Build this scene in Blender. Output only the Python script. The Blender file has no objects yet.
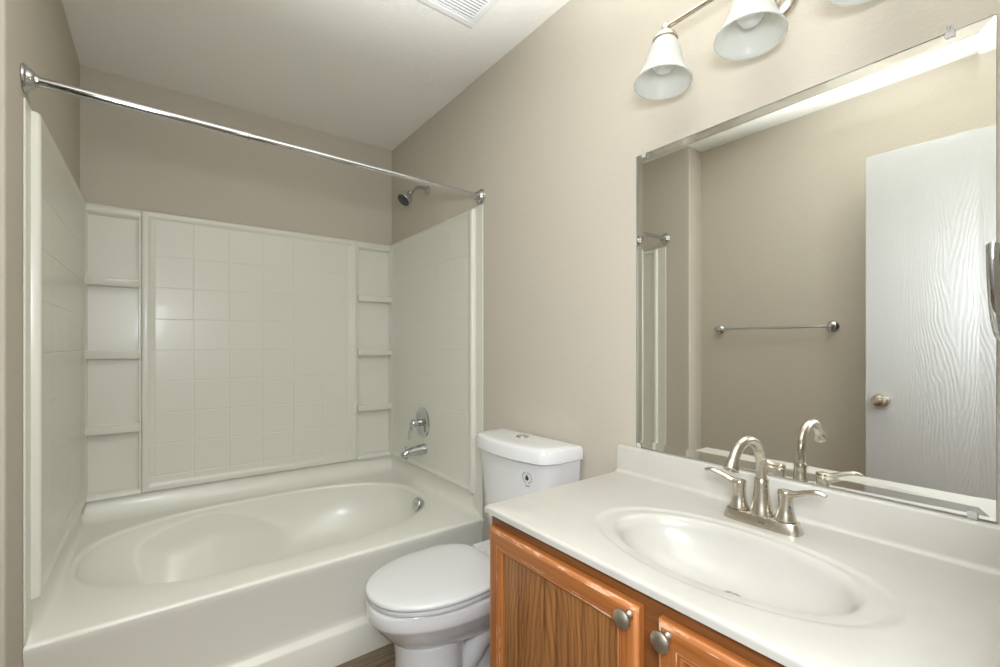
import bpy, bmesh, math, random
from mathutils import Vector, Matrix, Quaternion
random.seed(7)
PI = math.pi
SC = bpy.context.scene
COL = SC.collection

# ---------------------------------------------------------------- camera
cam_d = bpy.data.cameras.new('camera')
cam = bpy.data.objects.new('camera', cam_d)
COL.objects.link(cam)
FPX = 447.64
cam_d.sensor_fit = 'HORIZONTAL'
cam_d.sensor_width = 36.0
cam_d.lens = FPX / 1000.0 * 36.0
cam_d.shift_y = (345.88 - 333.5) / 1000.0
cam_d.clip_start = 0.02
cam.location = (0, 0, 1.2263)
cam.rotation_euler = (PI / 2, 0, -math.radians(37.079))
SC.camera = cam

# ---------------------------------------------------------------- world, lights, exposure
SC.view_settings.view_transform = 'Standard'
SC.view_settings.look = 'None'
SC.view_settings.gamma = 1.0
SC.view_settings.use_curve_mapping = False
SC.view_settings.exposure = 0.0
w = bpy.data.worlds.new('world')
SC.world = w
w.use_nodes = True
w.node_tree.nodes['Background'].inputs[0].default_value = (0.9, 0.95, 1.0, 1)
w.node_tree.nodes['Background'].inputs[1].default_value = 0.3


def light(name, kind, loc, energy, color=(1, 1, 1), target=None, **kw):
    d = bpy.data.lights.new(name, kind)
    d.energy = energy
    d.color = color
    for k, v in kw.items():
        setattr(d, k, v)
    o = bpy.data.objects.new(name, d)
    COL.objects.link(o)
    o.location = loc
    if target is not None:
        o.rotation_euler = (Vector(target) - Vector(loc)).to_track_quat('-Z', 'Y').to_euler()
    return o


# the photographer's flash turned up at the ceiling by the doorway, plus two added fill lights
light('bounce_flash', 'SPOT', (0.33, 0.05, 1.48), 236, (0.95, 0.985, 1.02), (0.40, 0.425, 2.52),
      spot_size=math.radians(87), spot_blend=0.6, shadow_soft_size=0.04)
light('doorway_fill', 'AREA', (-0.09, -0.13, 1.47), 19.5, (0.93, 0.98, 1.04), (1.1, 0.95, 1.15), size=0.32)  # added soft fill in the doorway, brightens the upright surfaces
light('hall_fill', 'AREA', (0.2, -0.75, 2.45), 20, (0.98, 0.985, 1.0), (0.2, -0.75, 0), size=0.5)  # added fill, unseen, sends soft light through the doorway

# ---------------------------------------------------------------- dimensions
XL, XR = -0.301, 1.2228          # alcove side wall, vanity wall
XW = -0.449                      # recessed side wall beside the door
YB, YC = 2.8137, 1.5796          # back wall, corner of the alcove
ZC = 2.5247
Y0 = -0.012                      # face of the door wall


# ---------------------------------------------------------------- materials
def mat(name, color=(0.8, 0.8, 0.8), rough=0.5, metal=0.0, **kw):
    m = bpy.data.materials.new(name)
    m.use_nodes = True
    b = m.node_tree.nodes['Principled BSDF']
    b.inputs['Base Color'].default_value = (*color, 1)
    b.inputs['Roughness'].default_value = rough
    b.inputs['Metallic'].default_value = metal
    for k, v in kw.items():
        b.inputs[k.replace('_', ' ')].default_value = v
    return m


def N(m, t, **kw):
    n = m.node_tree.nodes.new(t)
    for k, v in kw.items():
        setattr(n, k, v)
    return n


def L(m, a, b):
    m.node_tree.links.new(a, b)


def bsdf(m):
    return m.node_tree.nodes['Principled BSDF']


def objcoord(m, scale=(1, 1, 1), loc=(0, 0, 0)):
    t = N(m, 'ShaderNodeTexCoord')
    mp = N(m, 'ShaderNodeMapping')
    mp.inputs['Scale'].default_value = scale
    mp.inputs['Location'].default_value = loc
    L(m, t.outputs['Object'], mp.inputs['Vector'])
    return mp.outputs['Vector']


def noise(m, vec, scale, detail=4, rough=0.5, dist=0.0):
    n = N(m, 'ShaderNodeTexNoise')
    n.inputs['Scale'].default_value = scale
    n.inputs['Detail'].default_value = detail
    n.inputs['Roughness'].default_value = rough
    n.inputs['Distortion'].default_value = dist
    L(m, vec, n.inputs['Vector'])
    return n.outputs['Fac']


def ramp(m, fac, stops):
    r = N(m, 'ShaderNodeValToRGB')
    el = r.color_ramp.elements
    while len(el) < len(stops):
        el.new(0.5)
    for e, (p, c) in zip(el, stops):
        e.position = p
        e.color = (*c, 1) if len(c) == 3 else c
    L(m, fac, r.inputs['Fac'])
    return r.outputs['Color']


def mth(m, op, a, b=None, c=None):
    n = N(m, 'ShaderNodeMath', operation=op)
    for i, v in enumerate((a, b, c)):
        if v is None:
            continue
        if isinstance(v, (int, float)):
            n.inputs[i].default_value = v
        else:
            L(m, v, n.inputs[i])
    return n.outputs[0]


def bump(m, h, strength=0.2, dist=0.01):
    b = N(m, 'ShaderNodeBump')
    b.inputs['Strength'].default_value = strength
    b.inputs['Distance'].default_value = dist
    L(m, h, b.inputs['Height'])
    L(m, b.outputs['Normal'], bsdf(m).inputs['Normal'])


def mixc(m, fac, a, b, mode='MIX'):
    n = N(m, 'ShaderNodeMix', data_type='RGBA', blend_type=mode)
    if isinstance(fac, (int, float)):
        n.inputs['Factor'].default_value = fac
    else:
        L(m, fac, n.inputs['Factor'])
    for key, v in (('A', a), ('B', b)):
        sock = [s for s in n.inputs if s.name == key and s.type == 'RGBA'][0]
        if isinstance(v, tuple):
            sock.default_value = (*v, 1)
        else:
            L(m, v, sock)
    return [s for s in n.outputs if s.type == 'RGBA'][0]


def plaster(name, color, scale, strength, dist=0.004):
    m = mat(name, color, 0.75)
    v = objcoord(m)
    n1 = noise(m, v, scale, 3, 0.55)
    n2 = noise(m, v, scale * 0.3, 2)
    bump(m, mth(m, 'ADD', n1, n2), strength, dist)
    return m


M = {}
M['wall'] = plaster('tan_wall_paint', (0.555, 0.503, 0.42), 120, 0.25, 0.003)
M['ceiling'] = plaster('white_ceiling_paint', (0.88, 0.862, 0.80), 70, 0.3, 0.004)
M['trim'] = mat('white_trim_paint', (0.82, 0.82, 0.80), 0.35)
M['acrylic'] = mat('white_acrylic', (0.80, 0.79, 0.705), 0.30, Coat_Weight=0.12, Coat_Roughness=0.08)
M['surround'] = mat('white_moulded_surround', (0.72, 0.71, 0.625), 0.30, Coat_Weight=0.06, Coat_Roughness=0.05)
M['porcelain'] = mat('white_porcelain', (0.78, 0.78, 0.78), 0.12, Coat_Weight=0.5, Coat_Roughness=0.03)
M['plastic'] = mat('white_seat_plastic', (0.69, 0.695, 0.685), 0.25)
M['chrome'] = mat('chrome', (0.58, 0.59, 0.60), 0.08, 1.0)
M['satin'] = mat('satin_chrome', (0.52, 0.52, 0.51), 0.22, 1.0)
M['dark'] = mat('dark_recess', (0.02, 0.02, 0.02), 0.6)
M['rubber'] = mat('dark_grey_rubber', (0.05, 0.055, 0.06), 0.5)
M['mirror'] = mat('mirror_silver', (0.96, 0.97, 0.955), 0.0, 1.0)
M['glass'] = mat('clear_glass', (0.99, 1.0, 0.99), 0.0, Transmission_Weight=1.0, IOR=1.5)
M['glass_edge'] = mat('ground_glass_edge', (0.35, 0.40, 0.36), 0.5)
M['clip'] = mat('clear_plastic_clip', (0.92, 0.92, 0.90), 0.15, Transmission_Weight=0.6, IOR=1.2)
M['shade'] = mat('frosted_white_glass', (0.80, 0.83, 0.82), 0.45, Transmission_Weight=0.12, Subsurface_Weight=0.0)
_m = M['shade']
_d = N(_m, 'ShaderNodeBsdfDiffuse')
_tl = N(_m, 'ShaderNodeBsdfTranslucent')
_gl = N(_m, 'ShaderNodeBsdfGlossy')
_d.inputs['Color'].default_value = (0.84, 0.85, 0.825, 1)
_tl.inputs['Color'].default_value = (0.84, 0.85, 0.825, 1)
_gl.inputs['Roughness'].default_value = 0.35
_mx = N(_m, 'ShaderNodeMixShader')
_mx.inputs[0].default_value = 0.58
L(_m, _d.outputs[0], _mx.inputs[1]); L(_m, _tl.outputs[0], _mx.inputs[2])
_mx2 = N(_m, 'ShaderNodeMixShader')
_mx2.inputs[0].default_value = 0.012
L(_m, _mx.outputs[0], _mx2.inputs[1]); L(_m, _gl.outputs[0], _mx2.inputs[2])
L(_m, _mx2.outputs[0], _m.node_tree.nodes['Material Output'].inputs['Surface'])
M['bulb'] = mat('frosted_bulb', (0.88, 0.88, 0.85), 0.35)
M['green'] = mat('dark_green_print', (0.02, 0.06, 0.045), 0.5)
M['print'] = mat('grey_print', (0.33, 0.34, 0.33), 0.5)
M['blue'] = mat('blue_dot', (0.03, 0.05, 0.5), 0.3)
M['marble'] = mat('cultured_marble', (0.83, 0.80, 0.72), 0.28, Coat_Weight=0.15, Coat_Roughness=0.10)
_v = objcoord(M['marble'])
_n = noise(M['marble'], _v, 5, 5, 0.6, 1.2)
L(M['marble'], ramp(M['marble'], _n, [(0.3, (0.53, 0.51, 0.457)), (0.7, (0.575, 0.556, 0.505))]),
  bsdf(M['marble']).inputs['Base Color'])


def brushed(name, color, axis):
    m = mat(name, color, 0.28, 1.0)
    sc = [60, 60, 60]
    sc[axis] = 900
    v = objcoord(m, tuple(sc))
    n = noise(m, v, 1.0, 2)
    L(m, mth(m, 'MULTIPLY_ADD', n, 0.05, 0.24), bsdf(m).inputs['Roughness'])
    return m


M['nickel'] = brushed('brushed_nickel', (0.62, 0.57, 0.49), 2)
M['knob'] = mat('aged_nickel_knob', (0.60, 0.56, 0.48), 0.36, 1.0)


def oak(name, grain, dark=False, cathedral=False, deep_shaded=False):
    """honey oak; grain = axis index along which the grain runs"""
    m = mat(name, (0.4, 0.17, 0.05), 0.32, Coat_Weight=0.35, Coat_Roughness=0.2)
    sc = [130, 130, 130]
    sc[grain] = 4.5
    v = objcoord(m, tuple(sc))
    fine = noise(m, v, 1.0, 4, 0.6)
    sc2 = [26, 26, 26]
    sc2[grain] = 1.6
    v2 = objcoord(m, tuple(sc2))
    broad = noise(m, v2, 1.0, 3, 0.5, 0.4)
    if dark:
        base = ramp(m, fine, [(0.30, (0.17, 0.066, 0.019)), (0.46, (0.36, 0.158, 0.050)), (0.7, (0.46, 0.215, 0.072))])
    elif deep_shaded:
        base = ramp(m, fine, [(0.25, (0.15, 0.052, 0.013)), (0.5, (0.24, 0.086, 0.023)), (0.75, (0.31, 0.115, 0.034))])  # darker reddish face-frame oak, with the counter's shadow put into the colour
    else:
        base = ramp(m, fine, [(0.25, (0.30, 0.095, 0.022)), (0.5, (0.42, 0.145, 0.036)), (0.75, (0.50, 0.19, 0.055))])
    col = mixc(m, 0.55, base, ramp(m, broad, [(0.3, (0.55, 0.5, 0.45)), (0.7, (1.0, 1.0, 1.0))]), 'MULTIPLY')
    if cathedral:
        # nested pointed arches of plain-sawn oak: contours of a stretched cone in the panel plane
        t = N(m, 'ShaderNodeTexCoord')
        s = N(m, 'ShaderNodeSeparateXYZ')
        L(m, t.outputs['Object'], s.inputs[0])
        wob = noise(m, objcoord(m, (9, 9, 5)), 1.0, 2)
        wob2 = noise(m, objcoord(m, (40, 40, 7)), 1.0, 2)
        y = mth(m, 'ADD', mth(m, 'ABSOLUTE', s.outputs['Y']), mth(m, 'MULTIPLY_ADD', wob, 0.05, -0.275))
        y2 = mth(m, 'POWER', mth(m, 'ABSOLUTE', y), 1.25)
        h = mth(m, 'MULTIPLY_ADD', s.outputs['Z'], 0.15, mth(m, 'MULTIPLY', y2, 2.1))
        h = mth(m, 'MULTIPLY_ADD', wob2, 0.016, h)
        ring = mth(m, 'SINE', mth(m, 'MULTIPLY', h, 330.0))
        rc = ramp(m, mth(m, 'MULTIPLY_ADD', ring, 0.5, 0.5), [(0.0, (1, 1, 1)), (0.70, (0.95, 0.92, 0.88)), (1.0, (0.64, 0.58, 0.52))])
        col = mixc(m, 0.9, col, rc, 'MULTIPLY')
    L(m, col, bsdf(m).inputs['Base Color'])
    bump(m, fine, 0.15, 0.001)
    return m, col


M['oak_v'], _ = oak('oak_rail_vertical', 2)
M['oak_h'], _ = oak('oak_rail_horizontal', 1)
M['oak_face'], _ = oak('oak_face_frame_shaded', 1, deep_shaded=True)
M['oak_panel'], _ = oak('oak_panel_grain', 2, dark=True, cathedral=0.005)


def worn(name, grain):
    m, col = oak(name, grain)
    sc = [70, 70, 70]
    sc[grain] = 16
    n = noise(m, objcoord(m, tuple(sc)), 1.0, 5, 0.7)
    big = noise(m, objcoord(m, (9, 9, 9)), 1.0, 2)
    f = mth(m, 'MULTIPLY', n, mth(m, 'MULTIPLY_ADD', big, 0.9, 0.55))
    fac = ramp(m, f, [(0.50, (0, 0, 0)), (0.58, (1, 1, 1))])
    L(m, mixc(m, mth(m, 'MULTIPLY', fac, 0.75), mixc(m, 0.40, col, (0.66, 0.27, 0.11)), (0.78, 0.50, 0.33)), bsdf(m).inputs['Base Color'])
    return m


M['worn_v'] = worn('oak_worn_edge_vertical', 2)
M['worn_h'] = worn('oak_worn_edge_horizontal', 1)

# door slab with embossed wood grain
M['door'] = mat('white_grained_door', (0.50, 0.50, 0.49), 0.4)
_m = M['door']
_t = N(_m, 'ShaderNodeTexCoord')
_s = N(_m, 'ShaderNodeSeparateXYZ')
L(_m, _t.outputs['Object'], _s.inputs[0])
_w = noise(_m, objcoord(_m, (6, 6, 2.2)), 1.0, 3)
_y = mth(_m, 'ADD', _s.outputs['Y'], mth(_m, 'MULTIPLY_ADD', _w, 0.10, -0.40))
_h = mth(_m, 'MULTIPLY_ADD', _s.outputs['Z'], -0.06, mth(_m, 'MULTIPLY', mth(_m, 'POWER', mth(_m, 'ABSOLUTE', _y), 1.3), 1.3))
_r = mth(_m, 'SINE', mth(_m, 'MULTIPLY', _h, 760.0))
_f = noise(_m, objcoord(_m, (120, 120, 3)), 1.0, 3)
bump(_m, mth(_m, 'MULTIPLY_ADD', _r, 0.5, _f), 0.16, 0.002)

# plank floor
M['floor'] = mat('brown_plank_vinyl', (0.2, 0.15, 0.1), 0.4)
_m = M['floor']
_b = N(_m, 'ShaderNodeTexBrick')
_b.offset = 0.4
_b.inputs['Scale'].default_value = 1.0
_b.inputs['Mortar Size'].default_value = 0.0015
_b.inputs['Brick Width'].default_value = 1.1
_b.inputs['Row Height'].default_value = 0.15
_b.inputs['Color1'].default_value = (0.22, 0.165, 0.11, 1)
_b.inputs['Color2'].default_value = (0.15, 0.11, 0.075, 1)
_b.inputs['Mortar'].default_value = (0.03, 0.025, 0.02, 1)
L(_m, objcoord(_m), _b.inputs['Vector'])
_g = noise(_m, objcoord(_m, (4, 55, 1)), 1.0, 6, 0.65, 0.6)
L(_m, mixc(_m, 0.9, _b.outputs['Color'], ramp(_m, _g, [(0.3, (0.45, 0.42, 0.4)), (0.7, (1.25, 1.2, 1.15))]), 'MULTIPLY'),
  bsdf(_m).inputs['Base Color'])


# ---------------------------------------------------------------- object helpers
def new_bm():
    return bmesh.new()


def obj(name, bm, material, parent=None, smooth=None, label=None, bevel=None, subsurf=0, weighted=False):
    """one mesh object; bm is in world coordinates, moved to the parent's origin"""
    me = bpy.data.meshes.new(name)
    if parent is not None:
        p = parent
        off = Vector((0, 0, 0))
        while p is not None:
            off += p.location
            p = p.parent
        bmesh.ops.translate(bm, verts=bm.verts, vec=-off)
    bmesh.ops.recalc_face_normals(bm, faces=bm.faces)
    bm.to_mesh(me)
    bm.free()
    mats = material if isinstance(material, (list, tuple)) else [material]
    for k in mats:
        me.materials.append(M[k])
    o = bpy.data.objects.new(name, me)
    COL.objects.link(o)
    if parent is not None:
        o.parent = parent
    if bevel:
        bv = o.modifiers.new('bevel', 'BEVEL')
        bv.width = bevel
        bv.segments = 3
        bv.limit_method = 'ANGLE'
        bv.angle_limit = math.radians(40)
        if smooth is None:
            smooth = 40
    if subsurf:
        ss = o.modifiers.new('subsurf', 'SUBSURF')
        ss.levels = subsurf
        ss.render_levels = subsurf
    if smooth is not None:
        me.shade_smooth()
        if smooth < 179 and not subsurf:
            me.set_sharp_from_angle(angle=math.radians(smooth))
    if weighted:
        wn = o.modifiers.new('weighted_normal', 'WEIGHTED_NORMAL')
        wn.keep_sharp = True
        wn.weight = 80
    if label:
        o['label'] = label
    return o


def thing(name, label, cat, loc=(0, 0, 0), group=None):
    o = bpy.data.objects.new(name, None)
    o.empty_display_size = 0.05
    COL.objects.link(o)
    o.location = loc
    o['label'] = label
    o['category'] = cat
    if group:
        o['group'] = group
    return o


def struct(name, bm, material, label, **kw):
    o = obj(name, bm, material, **kw)
    o['kind'] = 'structure'
    o['label'] = label
    o['category'] = {'wall': 'wall', 'floor': 'floor', 'ceiling': 'ceiling', 'baseboard': 'baseboard', 'trim': 'trim', 'door': 'door'}[name.split('_')[0]]
    return o


def add_box(bm, x0, x1, y0, y1, z0, z1):
    v = [bm.verts.new((x, y, z)) for x in (x0, x1) for y in (y0, y1) for z in (z0, z1)]
    for f in ((0, 1, 3, 2), (4, 6, 7, 5), (0, 4, 5, 1), (2, 3, 7, 6), (0, 2, 6, 4), (1, 5, 7, 3)):
        bm.faces.new([v[i] for i in f])
    return v


def box(*a):
    bm = new_bm()
    add_box(bm, *a)
    return bm


def frame_axes(d):
    d = Vector(d).normalized()
    up = Vector((0, 0, 1)) if abs(d.z) < 0.9 else Vector((1, 0, 0))
    u = d.cross(up).normalized()
    v = u.cross(d).normalized()
    return d, u, v


def add_rings(bm, rings, close=True, cap0=True, cap1=True):
    """loft through rings of points"""
    vs = [[bm.verts.new(p) for p in r] for r in rings]
    n = len(vs[0])
    for a, b in zip(vs[:-1], vs[1:]):
        for i in range(n if close else n - 1):
            j = (i + 1) % n
            bm.faces.new((a[i], a[j], b[j], b[i]))
    if cap0:
        bm.faces.new(list(reversed(vs[0])))
    if cap1:
        bm.faces.new(vs[-1])
    return vs


def add_lathe(bm, origin, axis, prof, n=32, cap0=True, cap1=True, stretch=(1, 1)):
    """prof: (distance along axis, radius)"""
    d, u, v = frame_axes(axis)
    o = Vector(origin)
    rings = []
    for h, r in prof:
        r = max(r, 1e-4)
        rings.append([o + d * h + u * (r * stretch[0] * math.cos(2 * PI * i / n)) + v * (r * stretch[1] * math.sin(2 * PI * i / n)) for i in range(n)])
    add_rings(bm, rings, True, cap0, cap1)


def lathe(origin, axis, prof, n=32, **kw):
    bm = new_bm()
    add_lathe(bm, origin, axis, prof, n, **kw)
    return bm


def add_tube(bm, pts, rad, n=16, flat=None, cap=True):
    """round tube along pts; rad a number or a list; flat scales one section axis"""
    pts = [Vector(p) for p in pts]
    rs = rad if isinstance(rad, (list, tuple)) else [rad] * len(pts)
    d, u, v = frame_axes(pts[1] - pts[0])
    rings = []
    for i, p in enumerate(pts):
        if i == 0:
            t = pts[1] - pts[0]
        elif i == len(pts) - 1:
            t = pts[-1] - pts[-2]
        else:
            t = (pts[i + 1] - pts[i]).normalized() + (pts[i] - pts[i - 1]).normalized()
        t.normalize()
        u = (u - t * u.dot(t)).normalized()
        v = t.cross(u).normalized()
        fl = 1.0 if flat is None else (flat[i] if isinstance(flat, (list, tuple)) else flat)
        rings.append([p + u * (rs[i] * math.cos(2 * PI * k / n)) + v * (rs[i] * fl * math.sin(2 * PI * k / n)) for k in range(n)])
    add_rings(bm, rings, True, cap, cap)


def tube(pts, rad, n=16, **kw):
    bm = new_bm()
    add_tube(bm, pts, rad, n, **kw)
    return bm


def smooth_path(pts, k=8):
    """Catmull-Rom through pts"""
    P = [Vector(p) for p in pts]
    P = [P[0] * 2 - P[1]] + P + [P[-1] * 2 - P[-2]]
    out = []
    for i in range(1, len(P) - 2):
        a, b, c, d = P[i - 1], P[i], P[i + 1], P[i + 2]
        for s in range(k):
            t = s / k
            out.append(0.5 * ((2 * b) + (c - a) * t + (2 * a - 5 * b + 4 * c - d) * t * t + (3 * b - a - 3 * c + d) * t ** 3))
    out.append(P[-2])
    return out


def lerp_list(vals, k):
    out = []
    for a, b in zip(vals[:-1], vals[1:]):
        out += [a + (b - a) * s / k for s in range(k)]
    return out + [vals[-1]]


def add_prism(bm, pts, axis, a, b):
    """polygon pts (2-D) extruded along axis index from a to b; 2-D order is the remaining axes in order"""
    def mk(p, t):
        q = list(p)
        q.insert(axis, t)
        return q
    add_rings(bm, [[mk(p, a) for p in pts], [mk(p, b) for p in pts]])


def prism(pts, axis, a, b):
    bm = new_bm()
    add_prism(bm, pts, axis, a, b)
    return bm


def superellipse(cx, cy, ax, ay, n, k, ex=2.0):
    t = 2 * PI * k / n
    c, s = math.cos(t), math.sin(t)
    return cx + ax * math.copysign(abs(c) ** (2 / ex), c), cy + ay * math.copysign(abs(s) ** (2 / ex), s)


# ---------------------------------------------------------------- room shell
struct('floor', box(-1.2, XR + 0.15, -1.6, YB + 0.15, -0.08, 0), 'floor', 'brown wood-look plank floor between tub and vanity')
struct('ceiling', box(-1.2, XR + 0.15, -1.6, YB + 0.15, ZC, ZC + 0.08), 'ceiling', 'off-white textured ceiling over the whole bathroom')
struct('wall_right', box(XR, XR + 0.12, Y0, YB + 0.12, 0, ZC), 'wall', 'long tan wall carrying the mirror and vanity light')
struct('wall_back', box(XL - 0.25, XR, YB, YB + 0.12, 0, ZC), 'wall', 'tan wall behind the long side of the bathtub')
_bm = new_bm()
_pl = [(XW, Y0), (XW, YC), (XL - 0.008, YC), (XL - 0.0024, YC + 0.0024), (XL, YC + 0.008), (XL, YB), (XW - 0.12, YB), (XW - 0.12, Y0)]
add_prism(_bm, _pl, 2, 0, ZC)
struct('wall_left', _bm, 'wall', 'tan wall at the left end of the tub, stepping back beside the open door')
DX0, DX1, DZ = -0.245, 0.46, 2.135
_bm = new_bm()
add_box(_bm, XW - 0.12, DX0 - 0.02, Y0 - 0.115, Y0, 0, ZC)
add_box(_bm, DX1 + 0.02, XR + 0.12, Y0 - 0.115, Y0, 0, ZC)
add_box(_bm, DX0 - 0.02, DX1 + 0.02, Y0 - 0.115, Y0, DZ + 0.02, ZC)
struct('wall_front', _bm, 'wall', 'tan wall around the bathroom doorway beside the vanity')
_bm = new_bm()
add_box(_bm, -1.2, XR + 0.15, -1.62, -1.5, 0, ZC)
add_box(_bm, -1.2, -1.1, -1.5, Y0 - 0.115, 0, ZC)
add_box(_bm, XR + 0.02, XR + 0.15, -1.5, Y0 - 0.115, 0, ZC)
struct('wall_hall', _bm, 'wall', 'tan hallway walls outside the bathroom door')
# door lining and casing
_bm = new_bm()
for x in (DX0 - 0.02, DX1):
    add_box(_bm, x, x + 0.02, Y0 - 0.125, Y0 + 0.002, 0, DZ)
add_box(_bm, DX0 - 0.02, DX1 + 0.02, Y0 - 0.125, Y0 + 0.002, DZ, DZ + 0.02)
for y in (Y0 - 0.127, Y0):
    add_box(_bm, DX0 - 0.075, DX0 - 0.012, y, y + 0.012, 0, DZ + 0.0115)
    add_box(_bm, DX1 + 0.012, DX1 + 0.075, y, y + 0.012, 0, DZ + 0.0115)
    add_box(_bm, DX0 - 0.075, DX1 + 0.075, y, y + 0.012, DZ + 0.012, DZ + 0.075)
struct('trim_1', _bm, 'trim', 'white casing around the bathroom doorway', bevel=0.003)
struct('baseboard_left', prism([(XW, 0), (XW + 0.013, 0), (XW + 0.013, 0.075), (XW + 0.006, 0.085), (XW, 0.085)], 1, Y0, YC) if False else box(XW, XW + 0.013, Y0 + 0.002, YC, 0, 0.085),
       'trim', 'white baseboard along the wall behind the open door', bevel=0.004)
struct('baseboard_right', box(XR - 0.013, XR, 0.965, 1.744, 0, 0.085), 'trim', 'white baseboard behind the toilet', bevel=0.004)

# ---------------------------------------------------------------- bathroom door, standing open along the left wall
door = obj('door_1', box(-0.265, -0.230, Y0 + 0.004, 0.650, 0.012, 2.12), 'door', bevel=0.002)
door['kind'] = 'structure'
door['label'] = 'white wood-grained bathroom door standing open, seen in the mirror'
door['category'] = 'door'
for sx, xs in ((1, -0.230), (-1, -0.265)):
    k = lathe((xs, 0.590, 0.975), (sx, 0, 0), [(0, 0.033), (0.004, 0.033), (0.009, 0.030), (0.012, 0.020), (0.014, 0.013), (0.030, 0.0125), (0.033, 0.018), (0.040, 0.0255), (0.052, 0.0275), (0.060, 0.024), (0.064, 0.017), (0.066, 0.006)], 28)
    add_lathe(k, (xs + sx * 0.064, 0.590, 0.975), (sx, 0, 0), [(0, 0.007), (0.004, 0.0065)], 14)
    obj('door_knob', k, 'nickel', door, smooth=35)
lp = box(-0.2585, -0.2365, 0.6499, 0.6515, 0.945, 1.005)
obj('latch_plate', lp, 'satin', door)
for z in (0.25, 1.07, 1.9):
    obj('hinge', lathe((-0.226, Y0 + 0.002, z - 0.045), (0, 0, 1), [(0, 0.005), (0.09, 0.005)], 12), 'satin', door, smooth=40)

# ---------------------------------------------------------------- bathtub
ZT = 0.411
YT = 1.745
TB0, TB1 = YT, YB - 0.004
TX0, TX1 = XL + 0.001, XR - 0.001
tub = thing('bathtub', 'white oval-basin bathtub with moulded armrests, filling the alcove', 'bathtub', ((TX0 + TX1) / 2, (TB0 + TB1) / 2, 0))


def arm(x, y):
    """moulded armrest surface along the rear side near the sloping end (mirrored for the front side)"""
    cy = 2.295
    v = abs(y - cy)
    apex_x, apex_v = 0.03, 0.215
    dx = x - apex_x
    # softened V: steep branch towards the sloping end, long shallow branch along the side
    r = math.sqrt(dx * dx + 0.005) - 0.0707
    vb = apex_v + r * (0.95 if dx < 0 else 0.36)
    top = 0.300 + (v - apex_v) * 0.42
    top -= 0.55 * max(0.0, dx - 0.16) ** 1.3
    e = vb - v
    top -= 1.35 * (e + math.sqrt(e * e + 0.0006)) / 2
    return top


def smax(a, b, k=0.03):
    h = max(k - abs(a - b), 0) / k
    return max(a, b) + h * h * k * 0.25


bm = new_bm()
NT = 192
cx, cy = 0.44, 2.295
rects, rimo = [], []
rings = []
# deck outline: the point where the ray through the matching oval point meets the deck rectangle
DKX0, DKX1, DKY0, DKY1 = TX0 + 0.022, TX1 - 0.03, YT + 0.012, YB - 0.065
ov = [superellipse(cx, cy, 0.708, 0.430, NT, i, 2.5) for i in range(NT)]


def to_rect(px, py, x0, x1, y0, y1):
    dx, dy = px - cx, py - cy
    s = 1e9
    if dx > 1e-9: s = min(s, (x1 - cx) / dx)
    if dx < -1e-9: s = min(s, (x0 - cx) / dx)
    if dy > 1e-9: s = min(s, (y1 - cy) / dy)
    if dy < -1e-9: s = min(s, (y0 - cy) / dy)
    return cx + dx * s, cy + dy * s


def snap_corners(pts, x0, x1, y0, y1):
    for X in (x0, x1):
        for Y in (y0, y1):
            i = min(range(len(pts)), key=lambda k: (pts[k][0] - X) ** 2 + (pts[k][1] - Y) ** 2)
            pts[i] = (X, Y)
    return pts


deck = snap_corners([to_rect(x, y, DKX0, DKX1, DKY0, DKY1) for x, y in ov], DKX0, DKX1, DKY0, DKY1)


def riser(p, f):
    """outer ring f=0 deck edge .. f=1 against the wall; rises on the three wall sides, rolls over on the front"""
    x, y = p
    ox = oy = 0
    z = ZT
    onx0, onx1, ony1, ony0 = abs(x - DKX0) < 1e-6, abs(x - DKX1) < 1e-6, abs(y - DKY1) < 1e-6, abs(y - DKY0) < 1e-6
    up = 0.092 * f ** 1.7
    if onx0: ox = (TX0 - DKX0) * (1 - (1 - f) ** 1.6)
    if onx1: ox = (TX1 - DKX1) * (1 - (1 - f) ** 1.6)
    if ony1: oy = (TB1 - DKY1) * (1 - (1 - f) ** 1.6)
    if ony0: oy = -0.012 * math.sin(f * PI / 2)
    if onx0 or onx1 or ony1:
        # the side risers die away to nothing at the very front edge
        k = min(1, max(0, (y - DKY0) / 0.10)) if not ony1 else 1
        z = ZT + up * (k if k < 1 else 1)
    if ony0:
        z = ZT - 0.012 * (1 - math.cos(f * PI / 2))
    return (x + ox, y + oy, z)


for f in (1.0, 0.8, 0.6, 0.4, 0.2, 0.0):
    rings.append([riser(p, f) for p in deck])
for f in (0.35, 0.7):
    rings.append([(d[0] + (o[0] - d[0]) * f, d[1] + (o[1] - d[1]) * f, ZT) for d, o in zip(deck, ov)])
# lip just before the rim
rr = 0.016
for a in (0, 0.25, 0.5, 0.75, 1.0):
    q = []
    for x, y in ov:
        dx, dy = x - cx, y - cy
        l = math.hypot(dx, dy)
        off = rr * math.sin(a * PI / 2)
        q.append((x - dx / l * off, y - dy / l * off, ZT - rr * (1 - math.cos(a * PI / 2))))
    rings.append(q)
bo = [superellipse(0.53, 2.295, 0.40, 0.255, NT, i, 2.4) for i in range(NT)]
NW = 60
for k in range(1, NW + 1):
    ph = k / NW * PI / 2
    q = []
    for (x, y), (bx, by) in zip(ov, bo):
        dx, dy = x - cx, y - cy
        l = math.hypot(dx, dy)
        x0, y0 = x - dx / l * rr, y - dy / l * rr
        left = min(1, max(0, (cx - x) / 0.71))
        e = 1.0 - 0.25 * left
        p = 1 - math.cos(ph) ** (1.25 - 0.15 * left)
        dep = math.sin(ph) ** (1.0 + 0.35 * left)
        X, Y = x0 + (bx - x0) * p, y0 + (by - y0) * p
        zz = (ZT - rr) - dep * 0.285
        fade = min(1.0, k / 5.0)
        if X < 0.75:
            zz = zz + (min(smax(zz, arm(X, Y)), ZT - rr) - zz) * fade
        q.append((X, Y, zz))
    rings.append(q)
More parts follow.
